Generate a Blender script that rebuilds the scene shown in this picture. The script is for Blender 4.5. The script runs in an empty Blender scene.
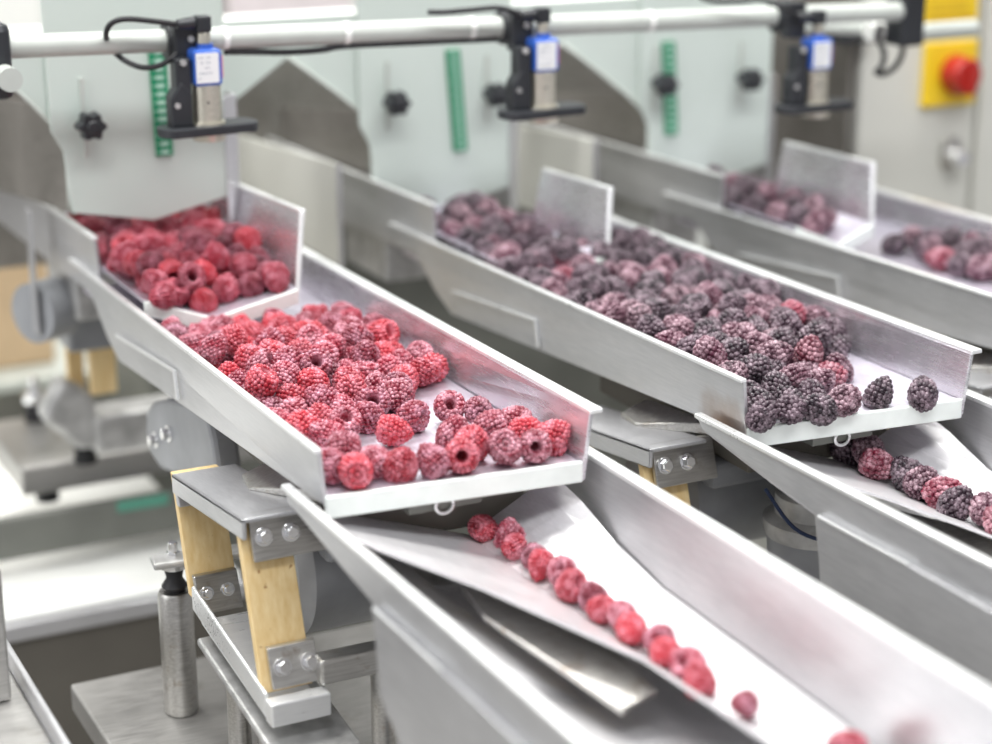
import bpy, bmesh, math, random
from mathutils import Vector, Matrix
random.seed(11)
S = bpy.context.scene
COL = S.collection
PI = math.pi

# ------------------------------------------------------------------ camera frame (real camera; also used to read positions off planes)
F = 1893.0
PITCH = math.atan(594/1893); YAW = math.atan(1010/1984)
_s, _c = math.sin(YAW), math.cos(YAW); _sp, _cp = math.sin(PITCH), math.cos(PITCH)
RV = Vector((_c, -_s, 0)); FV = Vector((_s*_cp, _c*_cp, -_sp)); UV = Vector((_s*_sp, _c*_sp, _cp))
CAM = Vector((-0.38849, -0.98841, 0.41))
def at(u, v, x=None, y=None, z=None):
    r = RV*(u-496) + UV*(372-v) + FV*F
    if x is not None: t = (x-CAM.x)/r.x
    elif y is not None: t = (y-CAM.y)/r.y
    else: t = (z-CAM.z)/r.z
    return CAM + r*t

# ------------------------------------------------------------------ materials
def newmat(name):
    m = bpy.data.materials.new(name); m.use_nodes = True
    nt = m.node_tree; b = nt.nodes['Principled BSDF']
    return m, nt, b
def N(nt, t, **kw):
    n = nt.nodes.new(t)
    for k, v in kw.items():
        if k in n.inputs: n.inputs[k].default_value = v
        else: setattr(n, k, v)
    return n
def ramp(nt, fac, stops):
    r = nt.nodes.new('ShaderNodeValToRGB')
    el = r.color_ramp.elements
    while len(el) < len(stops): el.new(0.5)
    for e, (p, c) in zip(el, stops):
        e.position = p; e.color = (*c, 1) if len(c) == 3 else c
    nt.links.new(fac, r.inputs[0]); return r
def coords(nt, scale=(1,1,1), kind='Object'):
    tc = nt.nodes.new('ShaderNodeTexCoord'); mp = nt.nodes.new('ShaderNodeMapping')
    mp.inputs['Scale'].default_value = scale
    nt.links.new(tc.outputs[kind], mp.inputs[0]); return mp.outputs[0]

def steel(name, c1, c2, r1, r2, metallic=1.0, brush=(4, 60, 60), nscale=9, bump=.04, stain=None, stain_lo=.55, stain_hi=.75, stain_scale=14):
    m, nt, b = newmat(name)
    co = coords(nt, brush)
    n = N(nt, 'ShaderNodeTexNoise', Scale=12.0, Detail=6.0); nt.links.new(co, n.inputs['Vector'])
    n2 = N(nt, 'ShaderNodeTexNoise', Scale=float(nscale), Detail=5.0, Roughness=.6); nt.links.new(coords(nt), n2.inputs['Vector'])
    mx = N(nt, 'ShaderNodeMath', operation='ADD'); nt.links.new(n.outputs[0], mx.inputs[0]); nt.links.new(n2.outputs[0], mx.inputs[1])
    hf = N(nt, 'ShaderNodeMath', operation='MULTIPLY'); hf.inputs[1].default_value = .5; nt.links.new(mx.outputs[0], hf.inputs[0])
    cr = ramp(nt, hf.outputs[0], [(.35, c1), (.65, c2)])
    rr = ramp(nt, hf.outputs[0], [(.35, (r1,)*3), (.65, (r2,)*3)])
    out = cr.outputs[0]
    if stain:
        n3 = N(nt, 'ShaderNodeTexNoise', Scale=float(stain_scale), Detail=8.0, Roughness=.7); nt.links.new(coords(nt), n3.inputs['Vector'])
        sr = ramp(nt, n3.outputs[0], [(stain_lo, (0,0,0)), (stain_hi, (1,1,1))])
        mc = nt.nodes.new('ShaderNodeMix'); mc.data_type = 'RGBA'
        nt.links.new(sr.outputs[0], mc.inputs['Factor']); nt.links.new(out, mc.inputs['A']); mc.inputs['B'].default_value = (*stain, 1)
        out = mc.outputs['Result']
    nt.links.new(out, b.inputs['Base Color']); nt.links.new(rr.outputs[0], b.inputs['Roughness'])
    b.inputs['Metallic'].default_value = metallic
    bp = N(nt, 'ShaderNodeBump', Strength=bump, Distance=.001); nt.links.new(n.outputs[0], bp.inputs['Height']); nt.links.new(bp.outputs[0], b.inputs['Normal'])
    return m
def plain(name, c, rough=.5, metallic=0, var=.08, scale=20, spec=.5, coat=0, bump=0.0):
    m, nt, b = newmat(name)
    n = N(nt, 'ShaderNodeTexNoise', Scale=float(scale), Detail=4.0); nt.links.new(coords(nt), n.inputs['Vector'])
    lo = tuple(max(0, x*(1-var)) for x in c); hi = tuple(min(1, x*(1+var)) for x in c)
    cr = ramp(nt, n.outputs[0], [(.3, lo), (.7, hi)])
    nt.links.new(cr.outputs[0], b.inputs['Base Color'])
    b.inputs['Roughness'].default_value = rough; b.inputs['Metallic'].default_value = metallic
    b.inputs['Specular IOR Level'].default_value = spec; b.inputs['Coat Weight'].default_value = coat
    if bump:
        bp = N(nt, 'ShaderNodeBump', Strength=bump, Distance=.001); nt.links.new(n.outputs[0], bp.inputs['Height']); nt.links.new(bp.outputs[0], b.inputs['Normal'])
    return m

M = {}
M['steel'] = steel('tray_steel', (.55,.555,.57), (.69,.69,.70), .30, .44, metallic=.72, brush=(60, 4, 60))
M['wall_steel'] = steel('tray_wall_steel', (.66,.65,.68), (.80,.79,.82), .20, .32, metallic=.8, brush=(60, 4, 60), stain=(.62,.52,.60), stain_lo=.5, stain_hi=.8)
M['floor_steel'] = steel('tray_floor_steel', (.64,.60,.70), (.82,.79,.87), .30, .45, metallic=.75, brush=(60, 4, 60), stain=(.42,.28,.40), stain_lo=.55, stain_hi=.85, stain_scale=40)
M['dark_steel'] = steel('hopper_steel', (.20,.19,.17), (.34,.32,.295), .32, .5, metallic=.6, brush=(30, 6, 30))
M['chute_steel'] = steel('chute_steel', (.66,.65,.66), (.76,.75,.76), .36, .5, metallic=.6, brush=(60, 4, 60), bump=.02)
M['edge'] = steel('polished_edge', (.86,.87,.87), (.95,.96,.95), .25, .4, metallic=.6)
M['lip'] = plain('white_lip', (.82,.87,.83), .35, .1, var=.05, scale=60)
M['rust_steel'] = steel('worn_steel', (.42,.41,.39), (.68,.67,.64), .28, .45, stain=(.24,.15,.08), stain_lo=.56, stain_hi=.74, stain_scale=38)
M['cast'] = plain('cast_aluminium', (.52,.52,.51), .5, .6, var=.25, scale=60, bump=.3)
M['base'] = steel('base_plate_steel', (.36,.355,.34), (.56,.55,.53), .35, .55, stain=(.22,.19,.15), stain_lo=.55, stain_hi=.8, metallic=.8)
M['motor'] = plain('grey_motor_paint', (.30,.31,.325), .45, .1, var=.12, scale=30)
M['beam'] = plain('grey_beam_paint', (.17,.175,.155), .5, .1, var=.15)
M['greenbelt'] = plain('green_belt', (.10,.33,.24), .6)
M['rubber'] = plain('black_rubber', (.012,.012,.014), .55, var=.3)
M['blackplastic'] = plain('black_plastic', (.022,.024,.028), .4, var=.3)
M['panel'] = plain('pale_green_paint', (.60,.67,.62), .38, 0, var=.03, scale=6)
M['cabinet'] = plain('light_beige_paint', (.68,.68,.62), .42, 0, var=.02, scale=5)
M['white'] = plain('white_plastic', (.93,.94,.90), .45, var=.02)
M['pipe'] = plain('pale_pipe', (.52,.55,.51), .48, .0, var=.05, scale=40)
M['blue'] = plain('blue_sleeve', (.035,.12,.50), .4)
M['label'] = plain('white_label', (.85,.86,.86), .5, var=.02)
M['ink'] = plain('grey_ink', (.35,.38,.42), .6)
M['pink'] = plain('pink_sticker', (.85,.25,.30), .5)
M['brass'] = steel('nickel_body', (.55,.52,.43), (.75,.72,.62), .25, .4, metallic=.85)
M['green'] = plain('green_scale', (.01,.26,.12), .45)
M['scalemark'] = plain('scale_mark', (.42,.66,.54), .5)
M['yellow'] = plain('yellow_plate', (.90,.62,.02), .45, var=.04)
M['red'] = plain('red_knob', (.42,.018,.012), .35, var=.1, coat=.1)
M['chrome'] = steel('chrome', (.85,.86,.87), (.95,.95,.95), .08, .16)
M['card'] = plain('tan_cardboard', (.62,.46,.29), .8, var=.05)
M['brown'] = plain('brown_grey_panel', (.13,.12,.10), .6)
M['grey'] = plain('grey_panel', (.33,.33,.29), .6)
M['bluecable'] = plain('blue_cable', (.012,.03,.09), .4)
M['greycable'] = plain('grey_cable', (.42,.45,.50), .4)
M['floor'] = plain('concrete_floor', (.27,.26,.235), .6, var=.12, scale=3)
M['wall'] = plain('back_wall_paint', (.78,.80,.76), .6, var=.02)
M['wallpink'] = plain('pale_pink_panel', (.75,.68,.70), .5)
# leaf spring: layered glass-epoxy board
def mk_spring():
    m, nt, b = newmat('leaf_spring_board')
    n = N(nt, 'ShaderNodeTexNoise', Scale=30.0, Detail=6.0); nt.links.new(coords(nt, (8, 8, 1)), n.inputs['Vector'])
    cr = ramp(nt, n.outputs[0], [(.3, (.78,.55,.24)), (.7, (.90,.70,.38))])
    n2 = N(nt, 'ShaderNodeTexNoise', Scale=160.0, Detail=3.0); nt.links.new(coords(nt), n2.inputs['Vector'])
    r2 = ramp(nt, n2.outputs[0], [(.70, (0,0,0)), (.76, (1,1,1))])
    mc = nt.nodes.new('ShaderNodeMix'); mc.data_type = 'RGBA'
    nt.links.new(r2.outputs[0], mc.inputs['Factor']); nt.links.new(cr.outputs[0], mc.inputs['A']); mc.inputs['B'].default_value = (.45,.25,.10,1)
    nt.links.new(mc.outputs['Result'], b.inputs['Base Color']); b.inputs['Roughness'].default_value = .5
    return m
M['spring'] = mk_spring()

def berry_mat(name, c_dark, c_lite, frost, frost_amt, rough=.38):
    m, nt, b = newmat(name)
    co = coords(nt)
    n = N(nt, 'ShaderNodeTexNoise', Scale=90.0, Detail=3.0); nt.links.new(co, n.inputs['Vector'])
    oi = nt.nodes.new('ShaderNodeObjectInfo')
    ad = N(nt, 'ShaderNodeMath', operation='ADD'); nt.links.new(n.outputs[0], ad.inputs[0])
    ml = N(nt, 'ShaderNodeMath', operation='MULTIPLY_ADD'); nt.links.new(oi.outputs['Random'], ml.inputs[0]); ml.inputs[1].default_value = .5; ml.inputs[2].default_value = -.25
    nt.links.new(ml.outputs[0], ad.inputs[1])
    cr = ramp(nt, ad.outputs[0], [(.2, c_dark), (.8, c_lite)])
    # frost: crystals that catch on the skin in patches
    f1 = N(nt, 'ShaderNodeTexNoise', Scale=900.0, Detail=3.0, Roughness=.7); nt.links.new(co, f1.inputs['Vector'])
    f2 = N(nt, 'ShaderNodeTexNoise', Scale=150.0, Detail=2.0); nt.links.new(co, f2.inputs['Vector'])
    mu = N(nt, 'ShaderNodeMath', operation='MULTIPLY'); nt.links.new(f1.outputs[0], mu.inputs[0]); nt.links.new(f2.outputs[0], mu.inputs[1])
    fr = ramp(nt, mu.outputs[0], [(.19, (0,0,0)), (.38, (frost_amt,)*3)])
    mc = nt.nodes.new('ShaderNodeMix'); mc.data_type = 'RGBA'
    nt.links.new(fr.outputs[0], mc.inputs['Factor']); nt.links.new(cr.outputs[0], mc.inputs['A']); mc.inputs['B'].default_value = (*frost, 1)
    nt.links.new(mc.outputs['Result'], b.inputs['Base Color'])
    b.inputs['Roughness'].default_value = rough
    b.inputs['Sheen Weight'].default_value = .28; b.inputs['Sheen Tint'].default_value = (*frost, 1); b.inputs['Sheen Roughness'].default_value = .4
    b.inputs['Subsurface Weight'].default_value = 0
    bp = N(nt, 'ShaderNodeBump', Strength=.3, Distance=.0004); nt.links.new(f1.outputs[0], bp.inputs['Height']); nt.links.new(bp.outputs[0], b.inputs['Normal'])
    return m
RASP = {
 'bright red': berry_mat('raspberry_bright', (.27,.007,.020), (.52,.024,.042), (.78,.36,.44), .66),
 'rosy': berry_mat('raspberry_rosy', (.17,.006,.022), (.36,.020,.048), (.76,.42,.50), .85),
 'dark crimson': berry_mat('raspberry_dark', (.09,.004,.014), (.26,.012,.032), (.66,.36,.45), .80)}
BLACK = {
 'purple-black': berry_mat('blackberry_dark', (.009,.004,.009), (.030,.007,.020), (.55,.42,.48), .48),
 'frosted plum': berry_mat('blackberry_plum', (.028,.005,.015), (.095,.012,.036), (.68,.48,.54), .72),
 'reddish purple': berry_mat('blackberry_reddish', (.09,.006,.02), (.26,.016,.045), (.68,.42,.48), .70)}

# ------------------------------------------------------------------ mesh helpers
def obj(name, bm, mat, parent=None, bevel=0, smooth=False, solid=0):
    me = bpy.data.meshes.new(name)
    bmesh.ops.recalc_face_normals(bm, faces=bm.faces[:])
    if smooth:
        for f in bm.faces: f.smooth = True
    bm.to_mesh(me); bm.free()
    o = bpy.data.objects.new(name, me); COL.objects.link(o)
    me.materials.append(M[mat] if isinstance(mat, str) else mat)
    if parent is not None: o.parent = parent; o.matrix_parent_inverse = Matrix.Translation(parent.location).inverted()
    if solid:
        s = o.modifiers.new('t', 'SOLIDIFY'); s.thickness = solid; s.offset = 0
    if bevel:
        b = o.modifiers.new('b', 'BEVEL'); b.width = bevel; b.segments = 2; b.limit_method = 'ANGLE'; b.angle_limit = .6
    if smooth:
        md = None
    return o
def tag(o, label, cat, group=None, kind=None):
    if label: o['label'] = label
    if cat: o['category'] = cat
    if group: o['group'] = group
    if kind: o['kind'] = kind
    return o
def thing(name, label, cat, loc, group=None):
    o = bpy.data.objects.new(name, None); COL.objects.link(o); o.location = loc
    o.empty_display_size = .02
    bpy.context.view_layer.update() if False else None
    return tag(o, label, cat, group)
def box(bm, x0, x1, y0, y1, z0, z1, mat=None):
    v = [bm.verts.new(p) for p in ((x0,y0,z0),(x1,y0,z0),(x1,y1,z0),(x0,y1,z0),(x0,y0,z1),(x1,y0,z1),(x1,y1,z1),(x0,y1,z1))]
    if mat is not None:
        for q in v: q.co = mat @ q.co
    for f in ((0,3,2,1),(4,5,6,7),(0,1,5,4),(1,2,6,5),(2,3,7,6),(3,0,4,7)): bm.faces.new([v[i] for i in f])
    return v
def prism(bm, ring_a, ring_b):
    a = [bm.verts.new(p) for p in ring_a]; b = [bm.verts.new(p) for p in ring_b]
    n = len(a)
    bm.faces.new(a[::-1]); bm.faces.new(b)
    for i in range(n): bm.faces.new((a[i], a[(i+1)%n], b[(i+1)%n], b[i]))
def wall_yz(bm, poly, xf, th):
    """polygon given in (y,z), x follows xf(y,z), thickness th in x"""
    prism(bm, [(xf(y,z), y, z) for y,z in poly], [(xf(y,z)+th, y, z) for y,z in poly])
def plate_xz(bm, poly, y, th):
    prism(bm, [(x,y,z) for x,z in poly], [(x,y+th,z) for x,z in poly])
def slab_xy(bm, poly, z, th):
    prism(bm, [(x,y,z-th) for x,y in poly], [(x,y,z) for x,y in poly])
def beam_between(bm, a, b, w, h, up=Vector((0,0,1))):
    a = Vector(a); b = Vector(b); d = (b-a).normalized(); s = d.cross(up).normalized(); u = s.cross(d)
    ra = [a + s*i*w/2 + u*j*h/2 for i,j in ((-1,-1),(1,-1),(1,1),(-1,1))]
    prism(bm, ra, [p+(b-a) for p in ra])
def cyl(bm, a, b, r, r2=None, seg=28, caps=True):
    a = Vector(a); b = Vector(b); r2 = r if r2 is None else r2
    d = (b-a); q = d.to_track_quat('Z', 'Y').to_matrix().to_4x4()
    ret = bmesh.ops.create_cone(bm, cap_ends=caps, segments=seg, radius1=r, radius2=r2, depth=d.length, matrix=Matrix.Translation((a+b)/2) @ q)
    return ret
def tube(bm, pts, r, seg=10, sub=6):
    pts = [Vector(p) for p in pts]
    # catmull-rom
    P = [pts[0]] + pts + [pts[-1]]; out = []
    for i in range(1, len(P)-2):
        for k in range(sub):
            t = k/sub; p0,p1,p2,p3 = P[i-1:i+3]
            out.append(.5*((2*p1)+(p2-p0)*t+(2*p0-5*p1+4*p2-p3)*t*t+(3*p1-p0-3*p2+p3)*t**3))
    out.append(P[-2]); rings = []; ref = Vector((.13,.31,.94)).normalized()
    for i,p in enumerate(out):
        d = (out[min(i+1,len(out)-1)]-out[max(i-1,0)]).normalized()
        s = d.cross(ref).normalized(); u = s.cross(d)
        rings.append([bm.verts.new(p+(s*math.cos(a)+u*math.sin(a))*r) for a in [2*PI*k/seg for k in range(seg)]])
    for A,B in zip(rings, rings[1:]):
        for k in range(seg): bm.faces.new((A[k],A[(k+1)%seg],B[(k+1)%seg],B[k]))
    bm.faces.new(rings[0][::-1]); bm.faces.new(rings[-1])
def lathe(bm, prof, center, axis=Vector((0,0,1)), seg=32):
    q = Vector(axis).to_track_quat('Z','Y').to_matrix(); c = Vector(center); rings = []
    for r,h in prof:
        rings.append([bm.verts.new(c + q @ Vector((max(r,1e-5)*math.cos(a), max(r,1e-5)*math.sin(a), h))) for a in [2*PI*k/seg for k in range(seg)]])
    for A,B in zip(rings, rings[1:]):
        for k in range(seg): bm.faces.new((A[k],A[(k+1)%seg],B[(k+1)%seg],B[k]))
    bm.faces.new(rings[0][::-1]); bm.faces.new(rings[-1])
def hexbolt(bm, p, axis, r, h):
    a = Vector(p); d = Vector(axis).normalized()
    cyl(bm, a, a+d*h*.25, r*1.35, seg=20)
    cyl(bm, a+d*h*.2, a+d*h, r, r*.9, seg=6)
B = bmesh.new
def autosmooth(o, ang=.7):
    for p in o.data.polygons: p.use_smooth = True
    try: o.data.set_sharp_from_angle(angle=ang)
    except Exception: pass
    return o
WHICH = ['near left lane', 'middle lane', 'far right lane']

# ------------------------------------------------------------------ setting
bm = B(); box(bm, -3, 4.2, -2.2, 3.6, -1.0, -.95); tag(obj('floor', bm, 'floor'), None, None, kind='structure')
bm = B(); box(bm, -3, 4.2, 3.6, 3.7, -.95, 2.6); tag(obj('wall_back', bm, 'wall'), None, None, kind='structure')

# ------------------------------------------------------------------ lower feeder trays
MID = [0, .295, .588]
SK = -.015/.165                                  # the front lips are slightly skewed across the lane
def stained(X):
    m = M['steel'].copy(); m.name = 'stained_steel'; nt = m.node_tree; b = nt.nodes['Principled BSDF']
    src = b.inputs['Base Color'].links[0].from_socket
    co = coords(nt, (1, 1, 1.5)); sub = N(nt, 'ShaderNodeVectorMath', operation='DISTANCE'); nt.links.new(co, sub.inputs[0]); sub.inputs[1].default_value = (X-.002, .012, -.004*1.5)
    n = N(nt, 'ShaderNodeTexNoise', Scale=60.0, Detail=6.0); nt.links.new(coords(nt), n.inputs['Vector'])
    ad = N(nt, 'ShaderNodeMath', operation='MULTIPLY_ADD'); nt.links.new(n.outputs[0], ad.inputs[0]); ad.inputs[1].default_value = .03; nt.links.new(sub.outputs['Value'], ad.inputs[2])
    r = ramp(nt, ad.outputs[0], [(.022, (.8,)*3), (.052, (0,0,0))])
    mc = nt.nodes.new('ShaderNodeMix'); mc.data_type = 'RGBA'; nt.links.new(r.outputs[0], mc.inputs['Factor']); nt.links.new(src, mc.inputs['A']); mc.inputs['B'].default_value = (.22,.11,.04,1)
    nt.links.new(mc.outputs['Result'], b.inputs['Base Color']); return m
def feeder_tray(i):
    X = MID[i]; FY = -.010 if i == 1 else 0
    fruit = ['raspberries', 'blackberries', 'blackberries'][i]
    t = thing('feeder_tray', 'long open steel vibrating tray of %s, %s' % (['raspberries','blackberries heaped to its lip','blackberries seen only in part'][i], ['nearest the left','middle of the three','farthest right']
[i]), 'tray', (X, FY, -.012), 'long steel feeder trays')
    YB = .545
    bm = B(); prism(bm, [(X+.002, YB, -.003), (X+.166, YB, -.003), (X+.166, SK*.165+FY, -.003), (X+.002, FY, -.003)],
                        [(X+.002, YB, 0), (X+.166, YB, 0), (X+.166, SK*.165+FY, 0), (X+.002, FY, 0)])
    obj('tray_floor', bm, 'floor_steel', t)
    bm = B(); prism(bm, [(X-.001, FY-.004, -.013), (X+.1665, SK*.165+FY-.004, -.013), (X+.1665, SK*.165+FY, -.013), (X-.001, FY, -.013)],
                        [(X-.001, FY-.004, .001), (X+.1665, SK*.165+FY-.004, .001), (X+.1665, SK*.165+FY, .001), (X-.001, FY, .001)])
    obj('front_lip', bm, 'lip', t, bevel=.001)
    zt = [.030, .034, .034][i]
    xl = lambda y, z: X - .002 - .10*max(z, 0)
    polyL = [(FY-.002, -.004), (FY-.002, zt), (.562, .022), (.50, 0), (.466, -.021), (.4345, -.033), (.267, -.022)]
    bm = B(); wall_yz(bm, polyL, xl, .003); w = obj('side_wall', bm, 'steel' if i != 1 else stained(X), t, bevel=.0006); w['label'] = 'left side wall' if i != 1 else 'left side wall with a brown stain at its front lower corner'
    xr = lambda y, z: X + .1655 + .17*max(z, 0)
    f2 = SK*.165+FY
    zr = [.033, .034, .034][i]
    polyR = [(f2-.003, -.012), (f2-.003, zr), (.52, .027), (.49, 0), (.466, -.021), (.4345, -.033), (.267, -.022)]
    bm = B(); wall_yz(bm, polyR, xr, .003); w = obj('side_wall', bm, 'wall_steel', t, bevel=.0006); w['label'] = 'right side wall'
    bm = B(); a = (xl(0, zt)+.0008, FY-.002, zt); b = (xl(0, .022)+.0008, .560, .022); beam_between(bm, a, b, .0048, .0028)
    obj('rolled_rim', bm, 'edge', t, bevel=.0008)
    bm = B(); beam_between(bm, (xr(0, zr)+.004, f2-.0045, zr), (xr(0,.027)+.004, .52, .027), .0095, .0032)
    obj('rolled_rim', bm, 'edge', t, bevel=.0008)
    # welded angle tab on the outer left face
    xo = X-.0045
    a = at(116,335,x=-.0045); b_ = at(174,371,x=-.0045); c = at(178,400,x=-.0045)
    bm = B()
    beam_between(bm, (xo, a.y, a.z), (xo, b_.y, b_.z), .0022, .0022)
    beam_between(bm, (xo, b_.y, b_.z+.001), (xo, c.y, c.z), .0022, .003, up=Vector((0,1,0)))
    obj('weld_tab', bm, 'edge', t, bevel=.0005)
    # cross rib with ring under the lip
    bm = B(); bmesh.ops.create_cone  # noqa
    for k in range(20):
        pass
    pts = [(X+.078+.006*math.cos(q), -.002+FY, -.0185+.0052*math.sin(q)) for q in [2*PI*k/14 for k in range(15)]]
    tube(bm, pts, .0011, 8, 2); obj('lock_ring', bm, 'edge', t, smooth=True)
    bm = B(); box(bm, X+.055, X+.105, .000+FY, .02, -.022, -.0125); obj('ring_bracket', bm, 'beam', t, bevel=.0008)
    # mounting bracket under the tray
    bm = B(); box(bm, X+.030, X+.150, .028, .235, -.050, -.0045)
    obj('underframe', bm, 'brown', t, bevel=.002)
    return t
for i in range(3): feeder_tray(i)

# ------------------------------------------------------------------ discharge troughs and chevron chutes
TR = [0, .297, .592]
def trough(i):
    X = TR[i]
    t = thing('discharge_trough', 'wide deep steel trough below the front of the %s tray' % ['left raspberry', 'middle blackberry', 'right blackberry'][i], 'trough', (X+.08, -.3, -.09), 'deep discharge troughs')
    Y1 = -.74
    # left wall: a tapered tongue at the back, deep skirt further forward
    xl = lambda y, z: X - .015
    bm = B(); wall_yz(bm, [(.031,-.001), (.022,-.009), (-.0584,-.0187), (-.105,-.024), (-.12,-.085), (Y1,-.085), (Y1,.006)], xl, .003)
    w = obj('side_wall', bm, 'steel', t, bevel=.0006); w['label'] = 'left wall with a pointed back end'
    bm = B(); beam_between(bm, (X-.0135, .031, -.001), (X-.0135, Y1, .006), .0062, .0034); obj('rolled_rim', bm, 'edge', t, bevel=.001)
    bm = B(); wall_yz(bm, [(-.112,-.022), (-.120,-.072), (-.20,-.125), (Y1,-.125), (Y1,-.022)], lambda y,z: X-.0185, .003)
    w = obj('skirt_plate', bm, 'steel', t, bevel=.0008)
    bm = B(); beam_between(bm, (X-.0185, -.114, -.0225), (X-.0185, -.20, -.0215), .002, .002); obj('weld_seam', bm, 'edge', w, bevel=.0004)
    # right wall
    bm = B(); wall_yz(bm, [(.045,-.004), (.035,-.03), (-.02,-.060), (-.12,-.085), (Y1,-.085), (Y1,-.002)], lambda y,z: X+.176+.10*max(0, z+.05), .003)
    w = obj('side_wall', bm, 'steel', t, bevel=.0006); w['label'] = 'right wall'
    bm = B(); beam_between(bm, (X+.1835, .045, -.003), (X+.1835, Y1, -.001), .0090, .0036); obj('rolled_rim', bm, 'edge', t, bevel=.001)
    bm = B(); rows = []
    for y, zl, xm, zm in ((.022,-.010,.070,-.072), (-.058,-.0205,.078,-.078), (-.11,-.026,.088,-.082), (-.16,-.050,.090,-.085), (-.25,-.066,.092,-.080), (Y1,-.074,.095,-.081)):
        rows.append([bm.verts.new(p) for p in ((X-.0125,y,zl), (X+xm,y,zm), (X+.150,y,-.089), (X+.1745,y,-.083))])
    for A,Bq in zip(rows, rows[1:]):
        for k in range(3): bm.faces.new((A[k],A[k+1],Bq[k+1],Bq[k]))
    obj('trough_floor', bm, 'chute_steel', t, solid=.002)
    return t
def chute(i):
    X = TR[i]
    t = thing('chevron_chute', 'folded V-shaped steel chute carrying a single row of %s' % ['raspberries', 'blackberries'][i], 'chute', (X+.1, -.2, -.08), 'V-shaped chutes')
    rows = []
    sec = [( .020, (.000,-.016), (.106,-.052), (.166,-.020)),
           (-.010, (.003,-.018), (.108,-.054), (.171,-.030)),
           (-.045, (.016,-.021), (.111,-.056), (.1755,-.046)),
           (-.100, (.056,-.032), (.119,-.059), (.1757,-.055)),
           (-.195, (.104,-.045), (.129,-.063), (.1757,-.058)),
           (-.300, (.126,-.058), (.140,-.067), (.1757,-.062)),
           (-.450, (.128,-.067), (.150,-.071), (.1757,-.067)),
           (-.720, (.128,-.074), (.155,-.079), (.1757,-.074))]
    bm = B(); V = []
    for y, a, b, c in sec:
        row = []
        for (p, q, n) in ((a, b, 5), (b, c, 5)):
            for k in range(n):
                f = k/n; row.append(bm.verts.new((X+p[0]+(q[0]-p[0])*f, y, p[1]+(q[1]-p[1])*f)))
        row.append(bm.verts.new((X+c[0], y, c[1]))); V.append(row)
    for A, Bq in zip(V, V[1:]):
        for k in range(len(A)-1): bm.faces.new((A[k], A[k+1], Bq[k+1], Bq[k]))
    obj('chute_sheet', bm, 'chute_steel', t, solid=.0016)
    # flat support bar welded below the left wing
    bm = B()
    pa = [(X+.058, -.095), (X+.062, -.055), (X+.108, -.125), (X+.108, -.205), (X+.080, -.215)]
    prism(bm, [(x, y, -.0640+.014*max(0,(y+.21)/.16)) for x,y in pa], [(x, y, -.060+.014*max(0,(y+.21)/.16)) for x,y in pa])
    obj('support_bar', bm, 'rust_steel', t, bevel=.001)
for i in range(3): trough(i)
for i in range(2): chute(i)

# ------------------------------------------------------------------ upper trays
UP = [0, .272, .540]
UPY = [0, -.012, -.02]
UX0 = [max(0, MID[k]-UP[k]+.003) for k in range(3)]
def KX(i): return UX0[i]+(.120-UX0[i])*.39
def upper_tray(i):
    X = UP[i]; D = UPY[i]
    t = thing('upper_tray', 'short upper steel tray under the %s hopper, feeding the long tray' % ['left', 'middle', 'right'][i], 'tray', (X+.06, .45, .0), 'upper feed trays')
    # shallow V floor
    x0 = UX0[i]
    f0 = [(x0,.372+D,.030), (KX(i),.345+D,.0175), (.120,.352+D,.030)]
    bm = B()
    a = [bm.verts.new((X+x, y, z)) for x,y,z in f0]; b = [bm.verts.new((X+x, .74, z)) for x,y,z in f0]
    for k in range(2): bm.faces.new((a[k], a[k+1], b[k+1], b[k]))
    obj('tray_floor', bm, 'floor_steel', t, solid=.002)
    bm = B()
    for (p, q) in ((f0[0], f0[1]), (f0[1], f0[2])):
        A = Vector((X+p[0], p[1], p[2])); Q = Vector((X+q[0], q[1], q[2])); d = Vector((0,-.004,0)); h = Vector((0,0,-.0105)); u = Vector((0,0,.001))
        prism(bm, [A+d+u, Q+d+u, Q+d+h, A+d+h], [A+u, Q+u, Q+h, A+h])
    obj('front_lip', bm, 'lip', t, bevel=.0005)
    bm = B(); wall_yz(bm, [(.482+D,.004), (.484+D,.030), (.478+D,.057), (.876,.049), (.876,-.004)], lambda y,z: X+x0-.004-.12*max(0,z-.03), .003)
    w = obj('side_wall', bm, 'steel', t, bevel=.0008); w['label'] = 'left side wall'
    bm = B(); beam_between(bm, (X+x0-.0060, .478+D, .057), (X+x0-.0055, .876, .049), .0055, .003); obj('rolled_rim', bm, 'edge', t, bevel=.001)
    bm = B(); wall_yz(bm, [(.354+D,.020), (.352+D,.030), (.371+D,[.087,.081,.080][i]), ([.60,.475,.485][i],.077), ([.60,.475,.485][i],.020)], lambda y,z: X+.1185+.24*max(0,z-.03), .003)
    w = obj('side_wall', bm, 'wall_steel', t, bevel=.0008); w['label'] = 'right side wall'
    bm = B(); beam_between(bm, (X+.1340, .371+D, [.087,.081,.080][i]), (X+.1325, [.60,.475,.485][i], .077), .0055, .003)
    beam_between(bm, (X+.1335, .371+D, [.087,.081,.080][i]), (X+.1205, .353+D, .028), .004, .003, up=Vector((0,1,0)))
    obj('rolled_rim', bm, 'edge', t, bevel=.0008)
    # overlapping rear cover plate beside the left wall
    if i:
        bm = B(); wall_yz(bm, [(.585,-.02), (.585,.076), (.86,.060), (.86,-.02)], lambda y,z: X-.021, .003); obj('cover_plate', bm, 'cabinet', t, bevel=.001)
        bm = B(); beam_between(bm, (X-.0195,.585,-.02), (X-.0195,.585,.076), .004, .003, up=Vector((0,1,0))); obj('cover_edge', bm, 'steel', t)
    bm = B(); box(bm, X+x0+.006, X+.112, .60, .70, -.045, .012); obj('underframe', bm, 'cast', t, bevel=.003)
    return t
for i in range(3): upper_tray(i)

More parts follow.
